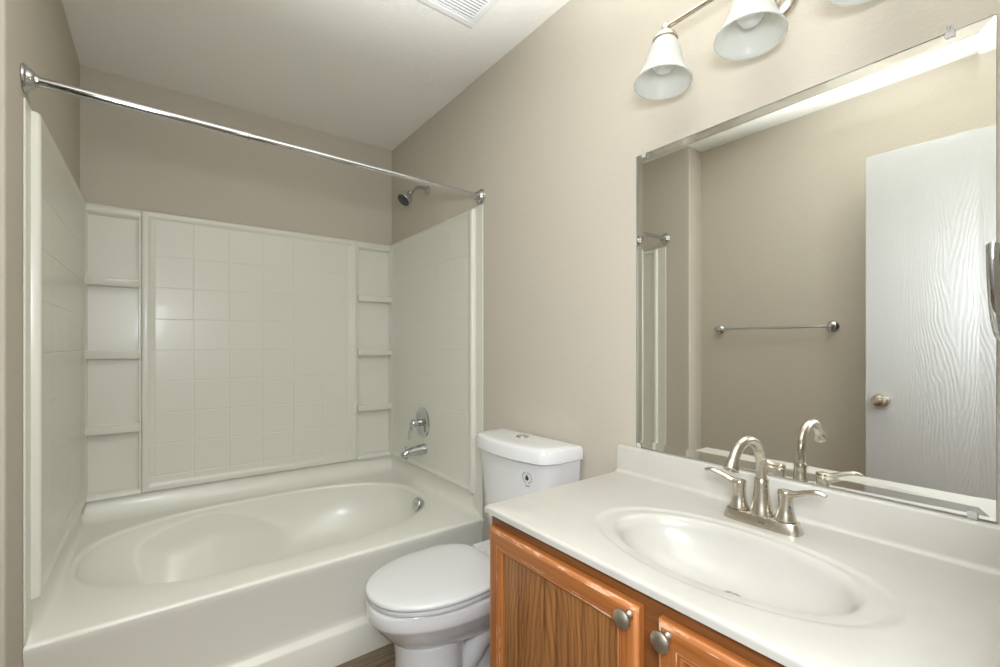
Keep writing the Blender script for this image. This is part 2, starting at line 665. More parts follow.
for f in (0.75, 0.5, 0.25, 0.05):
    rings.append([(0.53 + (bx - 0.53) * f, 2.295 + (by - 2.295) * f, 0.110 - 0.004 * (1 - f)) for bx, by in bo])
add_rings(bm, rings, True, False, True)
# front apron with its foot ledge, from rolled edge to floor
ap = [(YT, ZT - 0.012), (YT + 0.0005, ZT - 0.03), (YT + 0.008, ZT - 0.05), (YT + 0.024, 0.16), (YT + 0.024, 0.142), (YT + 0.020, 0.134), (YT + 0.004, 0.122), (YT, 0.114), (YT, 0.0), (YT + 0.05, 0.0)]
va = [[bm.verts.new((x, y, z)) for y, z in ap] for x in (TX0, TX1)]
for i in range(len(ap) - 1):
    bm.faces.new((va[0][i], va[0][i + 1], va[1][i + 1], va[1][i]))
# end cheeks behind the wall trim
for x in (TX0, TX1):
    vv = [bm.verts.new(p) for p in ((x, YT + 0.024, 0), (x, TB1, 0), (x, TB1, ZT), (x, YT + 0.012, ZT))]
    bm.faces.new(vv)
obj('tub_shell', bm, 'acrylic', tub, smooth=50)
ovp = lathe((1.106, 2.215, 0.365), (-0.95, -0.05, 0.30), [(-0.03, 0.012), (0.0, 0.036), (0.004, 0.036), (0.008, 0.033), (0.009, 0.012), (0.012, 0.009), (0.013, 0.003)], 32)
obj('overflow_plate', ovp, 'chrome', tub, smooth=35, label='round chrome overflow plate')
dr = lathe((0.80, 2.295, 0.104), (0, 0, 1), [(0, 0.036), (0.004, 0.036), (0.006, 0.030), (0.004, 0.022), (0.005, 0.012), (0.012, 0.011), (0.014, 0.005)], 28)
obj('drain', dr, 'chrome', tub, smooth=35, label='chrome tub drain')

# ---------------------------------------------------------------- tub surround
ZS0, ZS1 = 0.508, 1.889


def tiled_panel(bm, O, U, Vv, Nn, W, H, border, ucuts, vcuts, groove=0.0035, gd=0.0022, base=0.018):
    """height field: rolled border, then a field of square tiles parted by shallow grooves"""
    O, U, Vv, Nn = Vector(O), Vector(U), Vector(Vv), Vector(Nn)
    bp = [0, 0.0015, 0.005, 0.010, border - 0.014, border - 0.008, border - 0.002, border + 0.006]
    bh = [0, base * 0.62, base * 0.9, base, base, base * 0.93, base * 0.72, base * 0.66]

    def bprof(d):
        for (p0, h0), (p1, h1) in zip(zip(bp[:-1], bh[:-1]), zip(bp[1:], bh[1:])):
            if d <= p1:
                return h0 + (h1 - h0) * (d - p0) / (p1 - p0)
        return bh[-1]

    def breaks(Lh, cuts):
        s = set()
        for p in bp:
            s.add(round(p, 5)); s.add(round(Lh - p, 5))
        for c in cuts:
            for q in (-groove, -groove * 0.45, 0, groove * 0.45, groove):
                s.add(round(c + q, 5))
        return sorted(s)

    def gro(t, cuts):
        m = 0
        for c in cuts:
            a = abs(t - c)
            if a < groove:
                m = max(m, 1 - (a / groove) ** 2)
        return m
    us, vs = breaks(W, ucuts), breaks(H, vcuts)
    grid = []
    for v in vs:
        row = []
        for u in us:
            d = min(u, W - u, v, H - v)
            h = bprof(d)
            if d > border + 0.004:
                h -= gd * max(gro(u, ucuts), gro(v, vcuts))
            row.append(bm.verts.new(O + U * u + Vv * v + Nn * h))
        grid.append(row)
    for j in range(len(vs) - 1):
        for i in range(len(us) - 1):
            bm.faces.new((grid[j][i], grid[j][i + 1], grid[j + 1][i + 1], grid[j + 1][i]))
    # back
    c = [bm.verts.new(O + U * a + Vv * b - Nn * 0.003) for a, b in ((0, 0), (0, H), (W, H), (W, 0))]
    bm.faces.new(c)


sur = thing('tub_surround', 'white moulded tile-pattern surround with corner shelves above the bathtub', 'tub surround', (0.46, YB, ZS0))
YS = YB - 0.007            # face of the backing sheet
bm = new_bm()
tu = 0.1585
vcuts = [0.583 + 0.1553 * i - ZS0 for i in range(0, 8)]
CX0, CX1 = -0.082, 0.982
uc = [(-0.030 - CX0) + tu * i + 0.002 for i in range(7)]
tiled_panel(bm, (CX0, YB - 0.010, ZS0), (1, 0, 0), (0, 0, 1), (0, -1, 0), CX1 - CX0, ZS1 - ZS0, 0.040, uc, vcuts, base=0.026)
obj('back_panel', bm, 'surround', sur, smooth=60, weighted=True)
# side panels
for X, nx in ((XL, 1), (XR, -1)):
    bm = new_bm()
    y0, y1 = 1.808, 2.786
    yc = [1.866 - y0 + tu * i for i in range(6)]
    tiled_panel(bm, (X + nx * 0.006, y0, ZS0), (0, 1, 0), (0, 0, 1), (nx, 0, 0), y1 - y0, ZS1 - ZS0 + 0.004, 0.032, yc, vcuts, base=0.020)
    obj('side_panel', bm, 'surround', sur, smooth=60, weighted=True)
    bm = new_bm()
    add_box(bm, X + nx * 0.0005, X + nx * 0.006, 1.748, 1.832, 0.4125, ZS1 + 0.012)
    obj('edge_strip', bm, 'surround', sur, bevel=0.002)
# corner shelf columns
shelf_z = (1.545, 1.203, 0.853)
for (x0, x1) in ((XL + 0.018, CX0 + 0.002), (CX1 - 0.002, XR - 0.018)):
    bm = new_bm()
    add_box(bm, x0, x1, YB - 0.012, YB - 0.002, ZS0, ZS1 - 0.006)          # recessed back
    add_box(bm, x0, x0 + 0.010, YB - 0.030, YB - 0.010, ZS0, ZS1 - 0.006)  # side ribs
    add_box(bm, x1 - 0.010, x1, YB - 0.030, YB - 0.010, ZS0, ZS1 - 0.006)
    cap = [(YB - 0.004, ZS1)]
    cap += [(YB - 0.022 - 0.013 * math.sin(a * PI / 8), ZS1 - 0.023 + 0.023 * math.cos(a * PI / 8)) for a in range(0, 9)]
    cap += [(YB - 0.016, ZS1 - 0.052), (YB - 0.004, ZS1 - 0.052)]
    add_prism(bm, cap, 0, x0 - 0.002, x1 + 0.002)
    add_prism(bm, [(YB - 0.004, ZS0), (YB - 0.036, ZS0), (YB - 0.036, ZS0 + 0.012), (YB - 0.028, ZS0 + 0.024), (YB - 0.014, ZS0 + 0.034), (YB - 0.004, ZS0 + 0.034)], 0, x0, x1)
    tower = obj('shelf_column', bm, 'surround', sur, bevel=0.003)
    for z in shelf_z:
        n = 14
        xa, xb = x0 + 0.001, x1 - 0.001
        front = []
        for i in range(n + 1):
            t = i / n
            front.append((xa + (xb - xa) * t, YB - 0.052 - 0.012 * (1 - abs(2 * t - 1) ** 3)))
        outline = [(xa, YB - 0.011)] + front + [(xb, YB - 0.011)]
        bm = new_bm()
        cxo = (xa + xb) / 2

        def off(k, zz):
            return [(cxo + (x - cxo) * (1 - 0.01 * k), y + (k * 0.008 if y < YB - 0.02 else 0), zz) for x, y in outline]
        add_rings(bm, [off(1.6, z - 0.040), off(0.4, z - 0.037), off(0, z - 0.032), off(0, z - 0.004), off(0.5, z), off(2.0, z - 0.003)])
        obj('shelf', bm, 'surround', tower, smooth=35)

# ---------------------------------------------------------------- curtain rod
RZ0, RZ1, RY0, RY1 = 1.955, 1.941, 1.752, 1.768
rod = thing('shower_curtain_rod', 'chrome telescoping shower curtain rod spanning above the tub front', 'curtain rod', (XL, RY0, RZ0))
A, B = Vector((XL, RY0, RZ0)), Vector((XR, RY1, RZ1))
dirv = (B - A).normalized()
J = A + (B - A) * 0.355
obj('outer_tube', tube([A + dirv * 0.012, J], 0.0135, 24), 'chrome', rod, smooth=40)
obj('inner_tube', tube([J - dirv * 0.02, B - dirv * 0.012], 0.0120, 24), 'chrome', rod, smooth=40)
obj('joint_collar', lathe(J - dirv * 0.003, dirv, [(0, 0.0142), (0.006, 0.0142)], 24), 'satin', rod, smooth=40)
fp = [(0, 0.036), (0.003, 0.0375), (0.007, 0.036), (0.010, 0.030), (0.012, 0.0285), (0.017, 0.0275), (0.022, 0.023), (0.025, 0.017), (0.027, 0.0165), (0.031, 0.016), (0.032, 0.013)]
obj('flange', lathe(A, (1, 0, 0), fp, 32), 'satin', rod, smooth=40)
obj('flange', lathe(B, (-1, 0, 0), fp, 32), 'satin', rod, smooth=40)

# ---------------------------------------------------------------- shower head
SH = Vector((XR, 2.305, 2.124))
sh = thing('showerhead', 'small chrome shower head on a bent arm above the tub faucet', 'shower head', SH)
obj('flange', lathe(SH, (-1, 0, 0), [(0, 0.030), (0.003, 0.030), (0.009, 0.024), (0.013, 0.014)], 28), 'satin', sh, smooth=40)
pth = smooth_path([SH + Vector((-0.004, 0, 0)), SH + Vector((-0.040, 0, 0.006)), SH + Vector((-0.075, 0, -0.004)), SH + Vector((-0.105, 0, -0.034))], 8)
obj('shower_arm', tube(pth, 0.0095, 18), 'satin', sh, smooth=60)
hd = Vector((-0.66, -0.12, -0.74)).normalized()
h0 = SH + Vector((-0.098, 0, -0.026))
head = obj('spray_head', lathe(h0, hd, [(0, 0.010), (0.004, 0.0145), (0.022, 0.0145), (0.025, 0.0115), (0.030, 0.013), (0.040, 0.022), (0.052, 0.033), (0.064, 0.038), (0.080, 0.0405), (0.088, 0.0405), (0.091, 0.038)], 36), 'satin', sh, smooth=35)
obj('spray_face', lathe(h0 + hd * 0.090, hd, [(0, 0.0365), (0.002, 0.0365), (0.004, 0.031), (0.0045, 0.002)], 32), 'rubber', head, smooth=35, label='dark rubber spray face')

# ---------------------------------------------------------------- shower valve and tub spout
PX = XR - 0.0195
VV = Vector((PX, 2.335, 0.784))
valve = thing('shower_valve', 'round chrome shower valve plate with a single lever handle', 'shower valve', VV)
obj('escutcheon', lathe(VV, (-1, 0, 0), [(-0.004, 0.088), (0.001, 0.088), (0.005, 0.084), (0.010, 0.070), (0.013, 0.045), (0.014, 0.026), (0.016, 0.024)], 48), 'chrome', valve, smooth=40)
hb = lathe(VV + Vector((-0.012, 0, 0)), (-1, 0, 0), [(0, 0.022), (0.020, 0.021), (0.045, 0.023), (0.058, 0.021), (0.064, 0.014), (0.066, 0.004)], 28)
add_tube(hb, smooth_path([VV + Vector((-0.050, 0, 0.0)), VV + Vector((-0.066, 0.006, -0.022)), VV + Vector((-0.074, 0.014, -0.055)), VV + Vector((-0.076, 0.02, -0.088))], 6), lerp_list([0.0155, 0.014, 0.0125, 0.010], 6), 14, flat=0.7)
obj('lever_handle', hb, 'chrome', valve, smooth=50)
SP = Vector((PX, 2.305, 0.637))
spout = thing('tub_spout', 'chrome tub spout with pull-up diverter below the shower valve', 'tub spout', SP)
bm = new_bm()
secs = [(-0.004, 0.030, 0.000, 1.0), (0.004, 0.031, 0.0, 1.0), (0.03, 0.0295, -0.001, 0.98), (0.075, 0.0265, -0.004, 0.93), (0.110, 0.0245, -0.008, 0.92), (0.132, 0.0230, -0.016, 1.0), (0.143, 0.019, -0.024, 1.0), (0.147, 0.010, -0.029, 1.0)]
rings = []
for dx, r, dz, sq in secs:
    rings.append([SP + Vector((-dx, r * 0.92 * math.cos(2 * PI * k / 24), dz + r * sq * math.sin(2 * PI * k / 24))) for k in range(24)])
add_rings(bm, rings)
add_lathe(bm, SP + Vector((-0.124, 0, -0.018)), (0, 0, -1), [(0, 0.0165), (0.022, 0.0165), (0.022, 0.013), (0.012, 0.012)], 20)
obj('spout_body', bm, 'chrome', spout, smooth=50)
obj('diverter_knob', lathe(SP + Vector((-0.118, 0, 0.006)), (0, 0, 1), [(0, 0.004), (0.014, 0.004), (0.016, 0.007), (0.020, 0.0085), (0.024, 0.0075), (0.026, 0.003)], 18), 'chrome', spout, smooth=40)

# ---------------------------------------------------------------- toilet
TY = 1.360
toilet = thing('toilet', 'white two-piece toilet with closed lid between tub and vanity', 'toilet', (0.85, TY, 0))
NS = 64


def egg(x0, x1, hw, n=NS, back=0.72, blunt=2.6):
    """elongated bowl outline: long half-ellipse at the front (low x), squarer at the back"""
    xm = x0 + (x1 - x0) * 0.56
    pts = []
    for i in range(n):
        t = 2 * PI * i / n
        c, s = math.cos(t), math.sin(t)
        if c <= 0:
            x = xm + (xm - x0) * c
            y = hw * math.copysign(abs(s) ** 0.92, s)
        else:
            x = xm + (x1 - xm) * math.copysign(abs(c) ** (2 / blunt), c)
            y = hw * math.copysign(abs(s) ** (2 / blunt), s)
            y *= 1 - (1 - back) * (abs(c) ** 1.5)
        pts.append((x, y))
    return pts


bm = new_bm()
lev = [  # z, x front, x back, half width: rim band, sharp turn, belly
    (0.246, 0.640, 1.06, 0.095), (0.254, 0.618, 1.075, 0.114), (0.268, 0.598, 1.080, 0.130), (0.296, 0.570, 1.080, 0.150), (0.330, 0.542, 1.080, 0.168), (0.350, 0.527, 1.080, 0.177), (0.357, 0.521, 1.080, 0.181),
    (0.364, 0.518, 1.080, 0.183), (0.398, 0.516, 1.080, 0.184), (0.408, 0.519, 1.078, 0.182), (0.412, 0.527, 1.070, 0.175)]
add_rings(bm, [[(x, TY + y, z) for x, y in egg(x0, x1, hw, back=0.80)] for z, x0, x1, hw in lev])
# front column of the foot, splaying to the floor
col = [(0.0, 0.592, 0.845, 0.122), (0.018, 0.595, 0.842, 0.119), (0.028, 0.604, 0.838, 0.112), (0.10, 0.610, 0.835, 0.108), (0.20, 0.612, 0.835, 0.107), (0.262, 0.606, 0.84, 0.112)]
add_rings(bm, [[(x, TY + y, z) for x, y in egg(x0, x1, hw, back=0.92)] for z, x0, x1, hw in col])
rear = [(0.0, 0.78, 1.135, 0.108), (0.020, 0.78, 1.132, 0.105), (0.032, 0.78, 1.125, 0.085), (0.10, 0.78, 1.115, 0.062), (0.27, 0.78, 1.10, 0.060), (0.40, 0.78, 1.10, 0.070)]
add_rings(bm, [[(x, TY + y, z) for x, y in egg(x0, x1, hw, back=0.9)] for z, x0, x1, hw in rear])
# trapway bulges on both flanks
for s in (-1, 1):
    p = smooth_path([(0.83, TY + s * 0.050, 0.10), (0.86, TY + s * 0.056, 0.165), (0.91, TY + s * 0.062, 0.225), (0.97, TY + s * 0.062, 0.225), (1.02, TY + s * 0.060, 0.15), (1.05, TY + s * 0.055, 0.04)], 6)
    add_tube(bm, p, lerp_list([0.03, 0.042, 0.048, 0.050, 0.047, 0.042], 6), 20)
    add_lathe(bm, (0.93, TY + s * 0.092, 0.015), (0, 0, 1), [(0, 0.014), (0.020, 0.014), (0.027, 0.010), (0.030, 0.003)], 16)
# shelf that carries the tank
add_box(bm, 1.00, 1.20, TY - 0.145, TY + 0.145, 0.36, 0.425)
obj('bowl', bm, 'porcelain', toilet, smooth=50)


def slab(bm, outl, stack):
    """stack: (inset, z)"""
    cxx = sum(p[0] for p in outl) / len(outl)
    rings = []
    for ins, z in stack:
        r = []
        for x, y in outl:
            l = math.hypot(x - cxx, y)
            k = (l - ins) / l
            r.append((cxx + (x - cxx) * k, TY + y * k, z))
        rings.append(r)
    add_rings(bm, rings)


sol = egg(0.519, 0.968, 0.187, back=0.86, blunt=3.9)
bm = new_bm()
slab(bm, sol, [(0.006, 0.4135), (0.002, 0.415), (0.0, 0.419), (0.001, 0.427), (0.006, 0.4295)])
obj('seat', bm, 'plastic', toilet, smooth=40)
bm = new_bm()
lol = egg(0.514, 0.972, 0.189, back=0.86, blunt=3.9)
slab(bm, lol, [(0.008, 0.432), (0.002, 0.433), (0.0, 0.437), (0.001, 0.443), (0.005, 0.4475), (0.013, 0.450), (0.05, 0.452), (0.12, 0.4535), (0.17, 0.454)])
obj('seat_lid', bm, 'plastic', toilet, smooth=40)
for s in (-1, 1):
    obj('seat_hinge', box(0.965, 1.005, TY + s * 0.075 - 0.02, TY + s * 0.075 + 0.02, 0.412, 0.440), 'plastic', toilet, bevel=0.006)


TKY = 1.339


def tank_outline(hw, xf, bow, xb, n=24, rc=0.045):
    """front bowed towards the room, rounded front corners, straight back"""
    pts = [(xb, hw)]
    front = []
    for i in range(n + 1):
        t = -1 + 2 * i / n
        y = -t * hw
        x = xf + bow * (abs(t) ** 2.2)
        # round the front corners
        e = hw - abs(y)
        if e < rc:
            x += rc - math.sqrt(max(rc * rc - (rc - e) ** 2, 0))
        front.append((x, y))
    pts += front + [(xb, -hw)]
    return pts


bm = new_bm()
rings = []
for z, hw, xf in ((0.425, 0.170, 1.055), (0.44, 0.182, 1.045), (0.60, 0.207, 1.034), (0.76, 0.222, 1.024), (0.815, 0.226, 1.021)):
    rings.append([(x, TKY + y, z) for x, y in tank_outline(hw, xf, 0.045, 1.205)])
add_rings(bm, rings)
tank = obj('tank', bm, 'porcelain', toilet, smooth=35)
bm = new_bm()
rings = []
for z, ins in ((0.815, 0.004), (0.818, 0.0), (0.850, 0.0), (0.862, 0.004), (0.867, 0.012), (0.869, 0.03), (0.870, 0.06)):
    rings.append([(x, TKY + y, z) for x, y in tank_outline(0.2305 - ins, 1.000 + ins, 0.045, 1.213 - ins)])
add_rings(bm, rings)
lid = obj('tank_lid', bm, 'porcelain', toilet, smooth=35)
bt = lathe((1.130, TKY + 0.01, 0.869), (0, 0, 1), [(0, 0.026), (0.003, 0.026), (0.005, 0.024), (0.0035, 0.0225), (0.006, 0.020), (0.0065, 0.002)], 32)
obj('flush_button', bt, 'chrome', lid, smooth=35, label='round chrome flush button')
# printed water-drop badge on the tank face
BZ, BY = 0.757, 1.213


def badge_pt(dy, dz, o):
    hw, xf = 0.207 + (BZ + dz - 0.60) / 0.16 * 0.015, 1.034 - (BZ + dz - 0.60) / 0.16 * 0.010
    y = BY + dy - TKY
    x = xf + 0.045 * (abs(y / hw) ** 2.2)
    return (x - o, BY + dy, BZ + dz)


bm = new_bm()
for k in range(18):
    if k in (4, 13):
        continue
    a0, a1 = 2 * PI * k / 18 + 0.03, 2 * PI * (k + 0.62) / 18
    r0, r1 = 0.0165, 0.0215
    q = [(r0, a0), (r1, a0), (r1, a1), (r0, a1)]
    top = [bm.verts.new(badge_pt(r * math.cos(a), r * math.sin(a), 0.0012)) for r, a in q]
    bot = [bm.verts.new(badge_pt(r * math.cos(a), r * math.sin(a), -0.002)) for r, a in q]
    bm.faces.new(top)
    bm.faces.new(bot)
    for i in range(4):
        bm.faces.new((top[i], top[(i + 1) % 4], bot[(i + 1) % 4], bot[i]))
for a, b in ((-0.008, -0.002), (0.0, 0.008)):
    q = [(a, -0.0325), (b, -0.0325), (b, -0.0270), (a, -0.0270)]
    top = [bm.verts.new(badge_pt(u, v, 0.0012)) for u, v in q]
    bot = [bm.verts.new(badge_pt(u, v, -0.002)) for u, v in q]
    bm.faces.new(top); bm.faces.new(bot)
    for i in range(4):
        bm.faces.new((top[i], top[(i + 1) % 4], bot[(i + 1) % 4], bot[i]))
badge = obj('badge_ring', bm, 'print', tank, label='grey ring of tiny print on the tank')
bm = new_bm()
dp = [(0, 0.0125)] + [(0.0072 * math.cos(a), -0.003 + 0.0072 * math.sin(a)) for a in [PI * 0.12 - PI * 1.24 * i / 14 for i in range(15)]]
top = [bm.verts.new(badge_pt(u, v, 0.0014)) for u, v in dp]
bot = [bm.verts.new(badge_pt(u, v, -0.002)) for u, v in dp]
bm.faces.new(top)
bm.faces.new(bot)
for i in range(len(dp)):
    bm.faces.new((top[i], top[(i + 1) % len(dp)], bot[(i + 1) % len(dp)], bot[i]))
obj('badge_drop', bm, 'green', tank, label='dark green water drop printed on the tank')

# ---------------------------------------------------------------- vanity cabinet
CY0, CY1 = 0.004, 0.942
CXF = 0.686                 # plane of the face frame
ZV = 0.815
ZCB = 0.797
cab = thing('vanity_cabinet', 'honey oak vanity cabinet with two panelled doors, edges scuffed', 'cabinet', ((CXF + XR) / 2, 0.48, 0))
bm = new_bm()
add_box(bm, CXF + 0.018, XR - 0.002, CY1 - 0.016, CY1, 0.0, ZCB)
add_box(bm, CXF + 0.018, XR - 0.002, CY0, CY0 + 0.016, 0.0, ZCB)
add_box(bm, CXF + 0.018, XR - 0.002, CY0 + 0.016, CY1 - 0.016, 0.095, 0.111)
add_box(bm, XR - 0.008, XR - 0.002, CY0 + 0.016, CY1 - 0.016, 0.111, ZCB)
add_box(bm, CXF + 0.075, CXF + 0.091, CY0 + 0.016, CY1 - 0.016, 0.0, 0.095)
obj('carcass', bm, 'oak_v', cab, bevel=0.001)
bm = new_bm()
DT = 0.766                   # top of the doors
S1, S2 = 0.428, 0.497        # centre stile
add_box(bm, CXF, CXF + 0.018, CY1 - 0.040, CY1, 0.095, ZCB)
add_box(bm, CXF, CXF + 0.018, CY0, CY0 + 0.040, 0.095, ZCB)
add_box(bm, CXF, CXF + 0.018, S1, S2, 0.135, ZCB - 0.045)
add_box(bm, CXF, CXF + 0.018, CY0 + 0.040, CY1 - 0.040, ZCB - 0.045, ZCB)
add_box(bm, CXF, CXF + 0.018, CY0 + 0.040, CY1 - 0.040, 0.095, 0.135)
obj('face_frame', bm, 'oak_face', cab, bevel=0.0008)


def sweep_frame(y0, y1, z0, z1, prof, xface):
    """mitred frame; prof = (inset, projection); two material slots for grain and two for worn edges"""
    bm = new_bm()
    rings = []
    for ins, pr in prof:
        rings.append([bm.verts.new((xface - pr, y, z)) for y, z in ((y0 + ins, z0 + ins), (y1 - ins, z0 + ins), (y1 - ins, z1 - ins), (y0 + ins, z1 - ins))])
    for j, (a, b) in enumerate(zip(rings[:-1], rings[1:])):
        for i in range(4):
            f = bm.faces.new((a[i], a[(i + 1) % 4], b[(i + 1) % 4], b[i]))
            horiz = i in (0, 2)
            wornf = j in WORN
            f.material_index = (1 if horiz else 0) + (2 if wornf else 0)
    return bm


PROF = [(0.0, 0.0), (0.0, 0.010), (0.0012, 0.0135), (0.0045, 0.0170), (0.009, 0.0190), (0.013, 0.0196), (0.036, 0.0196), (0.0385, 0.0190), (0.0405, 0.0165), (0.0430, 0.0162), (0.0450, 0.0172), (0.0470, 0.0165), (0.0490, 0.0135), (0.0505, 0.0105), (0.053, 0.0098), (0.053, 0.002)]
WORN = {2, 3, 6, 9, 10}


def make_door(y0, y1, ky, kname):
    z0 = 0.118
    d = obj('door', sweep_frame(y0, y1, z0, DT, PROF, CXF - 0.0015), ['oak_v', 'oak_h', 'worn_v', 'worn_h'], cab, smooth=38)
    obj('panel', box(CXF - 0.0105, CXF - 0.0035, y0 + 0.0525, y1 - 0.0525, z0 + 0.0525, DT - 0.0525), 'oak_panel', d)
    kx = CXF - 0.021
    k = lathe((kx + 0.001, ky, 0.7465), (-1, 0, 0), [(0, 0.0095), (0.003, 0.0092), (0.006, 0.0065), (0.012, 0.0062), (0.016, 0.010), (0.0185, 0.0160), (0.0210, 0.0172), (0.0240, 0.0168), (0.0270, 0.0130), (0.0285, 0.0070), (0.0290, 0.001)], 32)
    obj('knob', k, 'knob', d, smooth=40, label=kname)
    return d


make_door(0.480, 0.930, 0.4985, 'aged nickel knob at the top corner of the far door')
make_door(0.010, 0.4437, 0.4225, 'aged nickel knob at the top corner of the near door')

# ---------------------------------------------------------------- vanity top with moulded basin
VX0, VX1, VY0, VY1 = 0.667, XR - 0.002, 0.000, 0.949
top = thing('countertop', 'off-white cultured marble vanity top with moulded oval basin and backsplash', 'vanity top', ((VX0 + VX1) / 2, 0.48, ZV))
bm = new_bm()
NB = 160
ocx, ocy = 0.892, 0.453
oo = [superellipse(ocx, ocy, 0.163, 0.273, NB, i, 2.05) for i in range(NB)]
oi = [superellipse(0.900, ocy, 0.134, 0.222, NB, i, 2.1) for i in range(NB)]
BSX = VX1 - 0.020                     # backsplash face
RC = 0.012                            # cove


def to_rect2(px, py, x0, x1, y0, y1):
    dx, dy = px - ocx, py - ocy
    s = 1e9
    if dx > 1e-9: s = min(s, (x1 - ocx) / dx)
    if dx < -1e-9: s = min(s, (x0 - ocx) / dx)
    if dy > 1e-9: s = min(s, (y1 - ocy) / dy)
    if dy < -1e-9: s = min(s, (y0 - ocy) / dy)
    return ocx + dx * s, ocy + dy * s


er = 0.007
deckv = snap_corners([to_rect2(x, y, VX0 + er, BSX - RC, VY0 + er, VY1 - er) for x, y in oo], VX0 + er, BSX - RC, VY0 + er, VY1 - er)


def edge_ring(f):
    out = []
    for x, y in deckv:
        ox = oy = 0
        z = ZV
        s, c = er * math.sin(f * PI / 2), er * (1 - math.cos(f * PI / 2))
        fr = abs(x - (VX0 + er)) < 1e-6
        l, r = abs(y - (VY1 - er)) < 1e-6, abs(y - (VY0 + er)) < 1e-6
        bk = abs(x - (BSX - RC)) < 1e-6
        if fr: ox = -s
        if l: oy = s
        if r: oy = -s
        if fr or l or r: z = ZV - c
        if bk and not (l or r): z = ZV
        if bk: ox = 0
        out.append((x + ox, y + oy, z))
    return out


rings = []
low = edge_ring(1.0)
rings.append([(x, y, ZCB) for x, y, z in low])
rings.append([(x, y, min(z, ZCB + 0.008) if z < ZV - 1e-5 else z) for x, y, z in low])
for f in (1.0, 0.75, 0.5, 0.25, 0.0):
    rings.append(edge_ring(f))
rings.append([(d[0] + (o[0] - d[0]) * 0.6, d[1] + (o[1] - d[1]) * 0.6, ZV) for d, o in zip(deckv, oo)])
for k, dz in [(0.05 - 0.10 * q / 10, -0.0048 * (1 - math.cos(PI * q / 10)) / 2) for q in range(11)]:
    rings.append([(ocx + (x - ocx) * (1 + k), ocy + (y - ocy) * (1 + k), ZV + dz) for x, y in oo])
BD = 0.112
for k in range(0, 31):
    t = k / 30
    a = t * PI / 2
    sc = 1.045 - 0.055 * min(1, k / 3.0) if k < 3 else 0.99
    q = []
    for x, y in oi:
        if k == 0:
            m, dz = 1.085, -0.0050
        elif k == 1:
            m, dz = 1.055, -0.0066
        elif k == 2:
            m, dz = 1.024, -0.0106
        else:
            tt = (k - 2) / 28.0
            ph = 0.16 + tt * (PI / 2 - 0.16)
            m = 1.0 * (math.cos(ph) ** 0.80) * 0.97 + 0.03
            dz = -(BD) * (math.sin(ph) ** 1.05)
            if k == 30:
                m = 0.03
        # the deepest point sits towards the drain
        sh_ = 0.03 * (1 - m)
        q.append((0.900 + (x - 0.900) * m + sh_, ocy + (y - ocy) * m, ZV + dz))
    rings.append(q)
add_rings(bm, rings, True, False, True)
# backsplash with a coved foot
bs = [(BSX - RC, ZV)] + [(BSX - RC + RC * math.sin(a * PI / 16), ZV + RC - RC * math.cos(a * PI / 16)) for a in range(1, 9)]
bs += [(BSX, 0.894), (BSX + 0.002, 0.8985), (BSX + 0.006, 0.900), (VX1, 0.900), (VX1, ZCB), (BSX - RC, ZCB)]
add_prism(bm, bs, 1, VY0 + 0.0005, VY1 - 0.0015)
obj('counter', bm, 'marble', top, smooth=50)
obj('drain', lathe((0.940, 0.452, ZV - BD + 0.0005), (0, 0, 1), [(-0.004, 0.025), (0.0, 0.0250), (0.003, 0.0235), (0.003, 0.019), (0.0, 0.0185)], 28), 'nickel', top, smooth=35, label='brushed nickel sink drain')
obj('drain_stopper', lathe((0.940, 0.452, ZV - BD + 0.000), (0, 0, 1), [(0, 0.017), (0.002, 0.0168), (0.004, 0.013), (0.0045, 0.002)], 28), 'nickel', top, smooth=35)

# ---------------------------------------------------------------- faucet
FX, FY = 1.105, 0.4605
fau = thing('sink_faucet', 'brushed nickel two-handle sink faucet with high arched spout', 'faucet', (FX, FY, ZV))
bm = new_bm()


def plate_ring(hx, hy, z, n=48):
    return [(*superellipse(FX, FY, hx, hy, n, i, 4.0), z) for i in range(n)]


add_rings(bm, [plate_ring(0.027, 0.082, ZV + 0.0005), plate_ring(0.027, 0.082, ZV + 0.003), plate_ring(0.023, 0.077, ZV + 0.021), plate_ring(0.022, 0.076, ZV + 0.0235), plate_ring(0.0195, 0.073, ZV + 0.0245)])
base = obj('base_plate', bm, 'nickel', fau, smooth=45)
obj('maker_mark', box(FX - 0.0260, FX - 0.0238, FY - 0.017, FY - 0.003, ZV + 0.0110, ZV + 0.0130), 'rubber', base)
ZB = ZV + 0.0245
bm = lathe((FX, FY, ZB - 0.001), (0, 0, 1), [(0, 0.0250), (0.005, 0.0247), (0.017, 0.0212), (0.042, 0.0170), (0.068, 0.0150), (0.080, 0.0147), (0.0815, 0.0140)], 32)
obj('spout_body', bm, 'nickel', fau, smooth=40)
AR = 0.073
az = 0.944
pts = [(FX, FY, ZB + 0.07), (FX, FY, ZB + 0.09)]
ARC = math.radians(150)
for i in range(0, 25):
    a = ARC * i / 24
    pts.append((FX - AR + AR * math.cos(a), FY, az + AR * math.sin(a)))
rr_ = [0.0117] * 2 + [0.0117 - 0.0008 * i / 24 for i in range(25)]
sp = obj('spout_arch', tube(pts, rr_, 24), 'nickel', fau, smooth=60)
tdir = Vector((-math.sin(ARC), 0, math.cos(ARC)))
obj('aerator', lathe(Vector(pts[-1]) - tdir * 0.002, tdir, [(0, 0.0114), (0.003, 0.0126), (0.006, 0.0132), (0.018, 0.0152), (0.021, 0.0152), (0.022, 0.013), (0.018, 0.0115)], 28), 'nickel', sp, smooth=40)
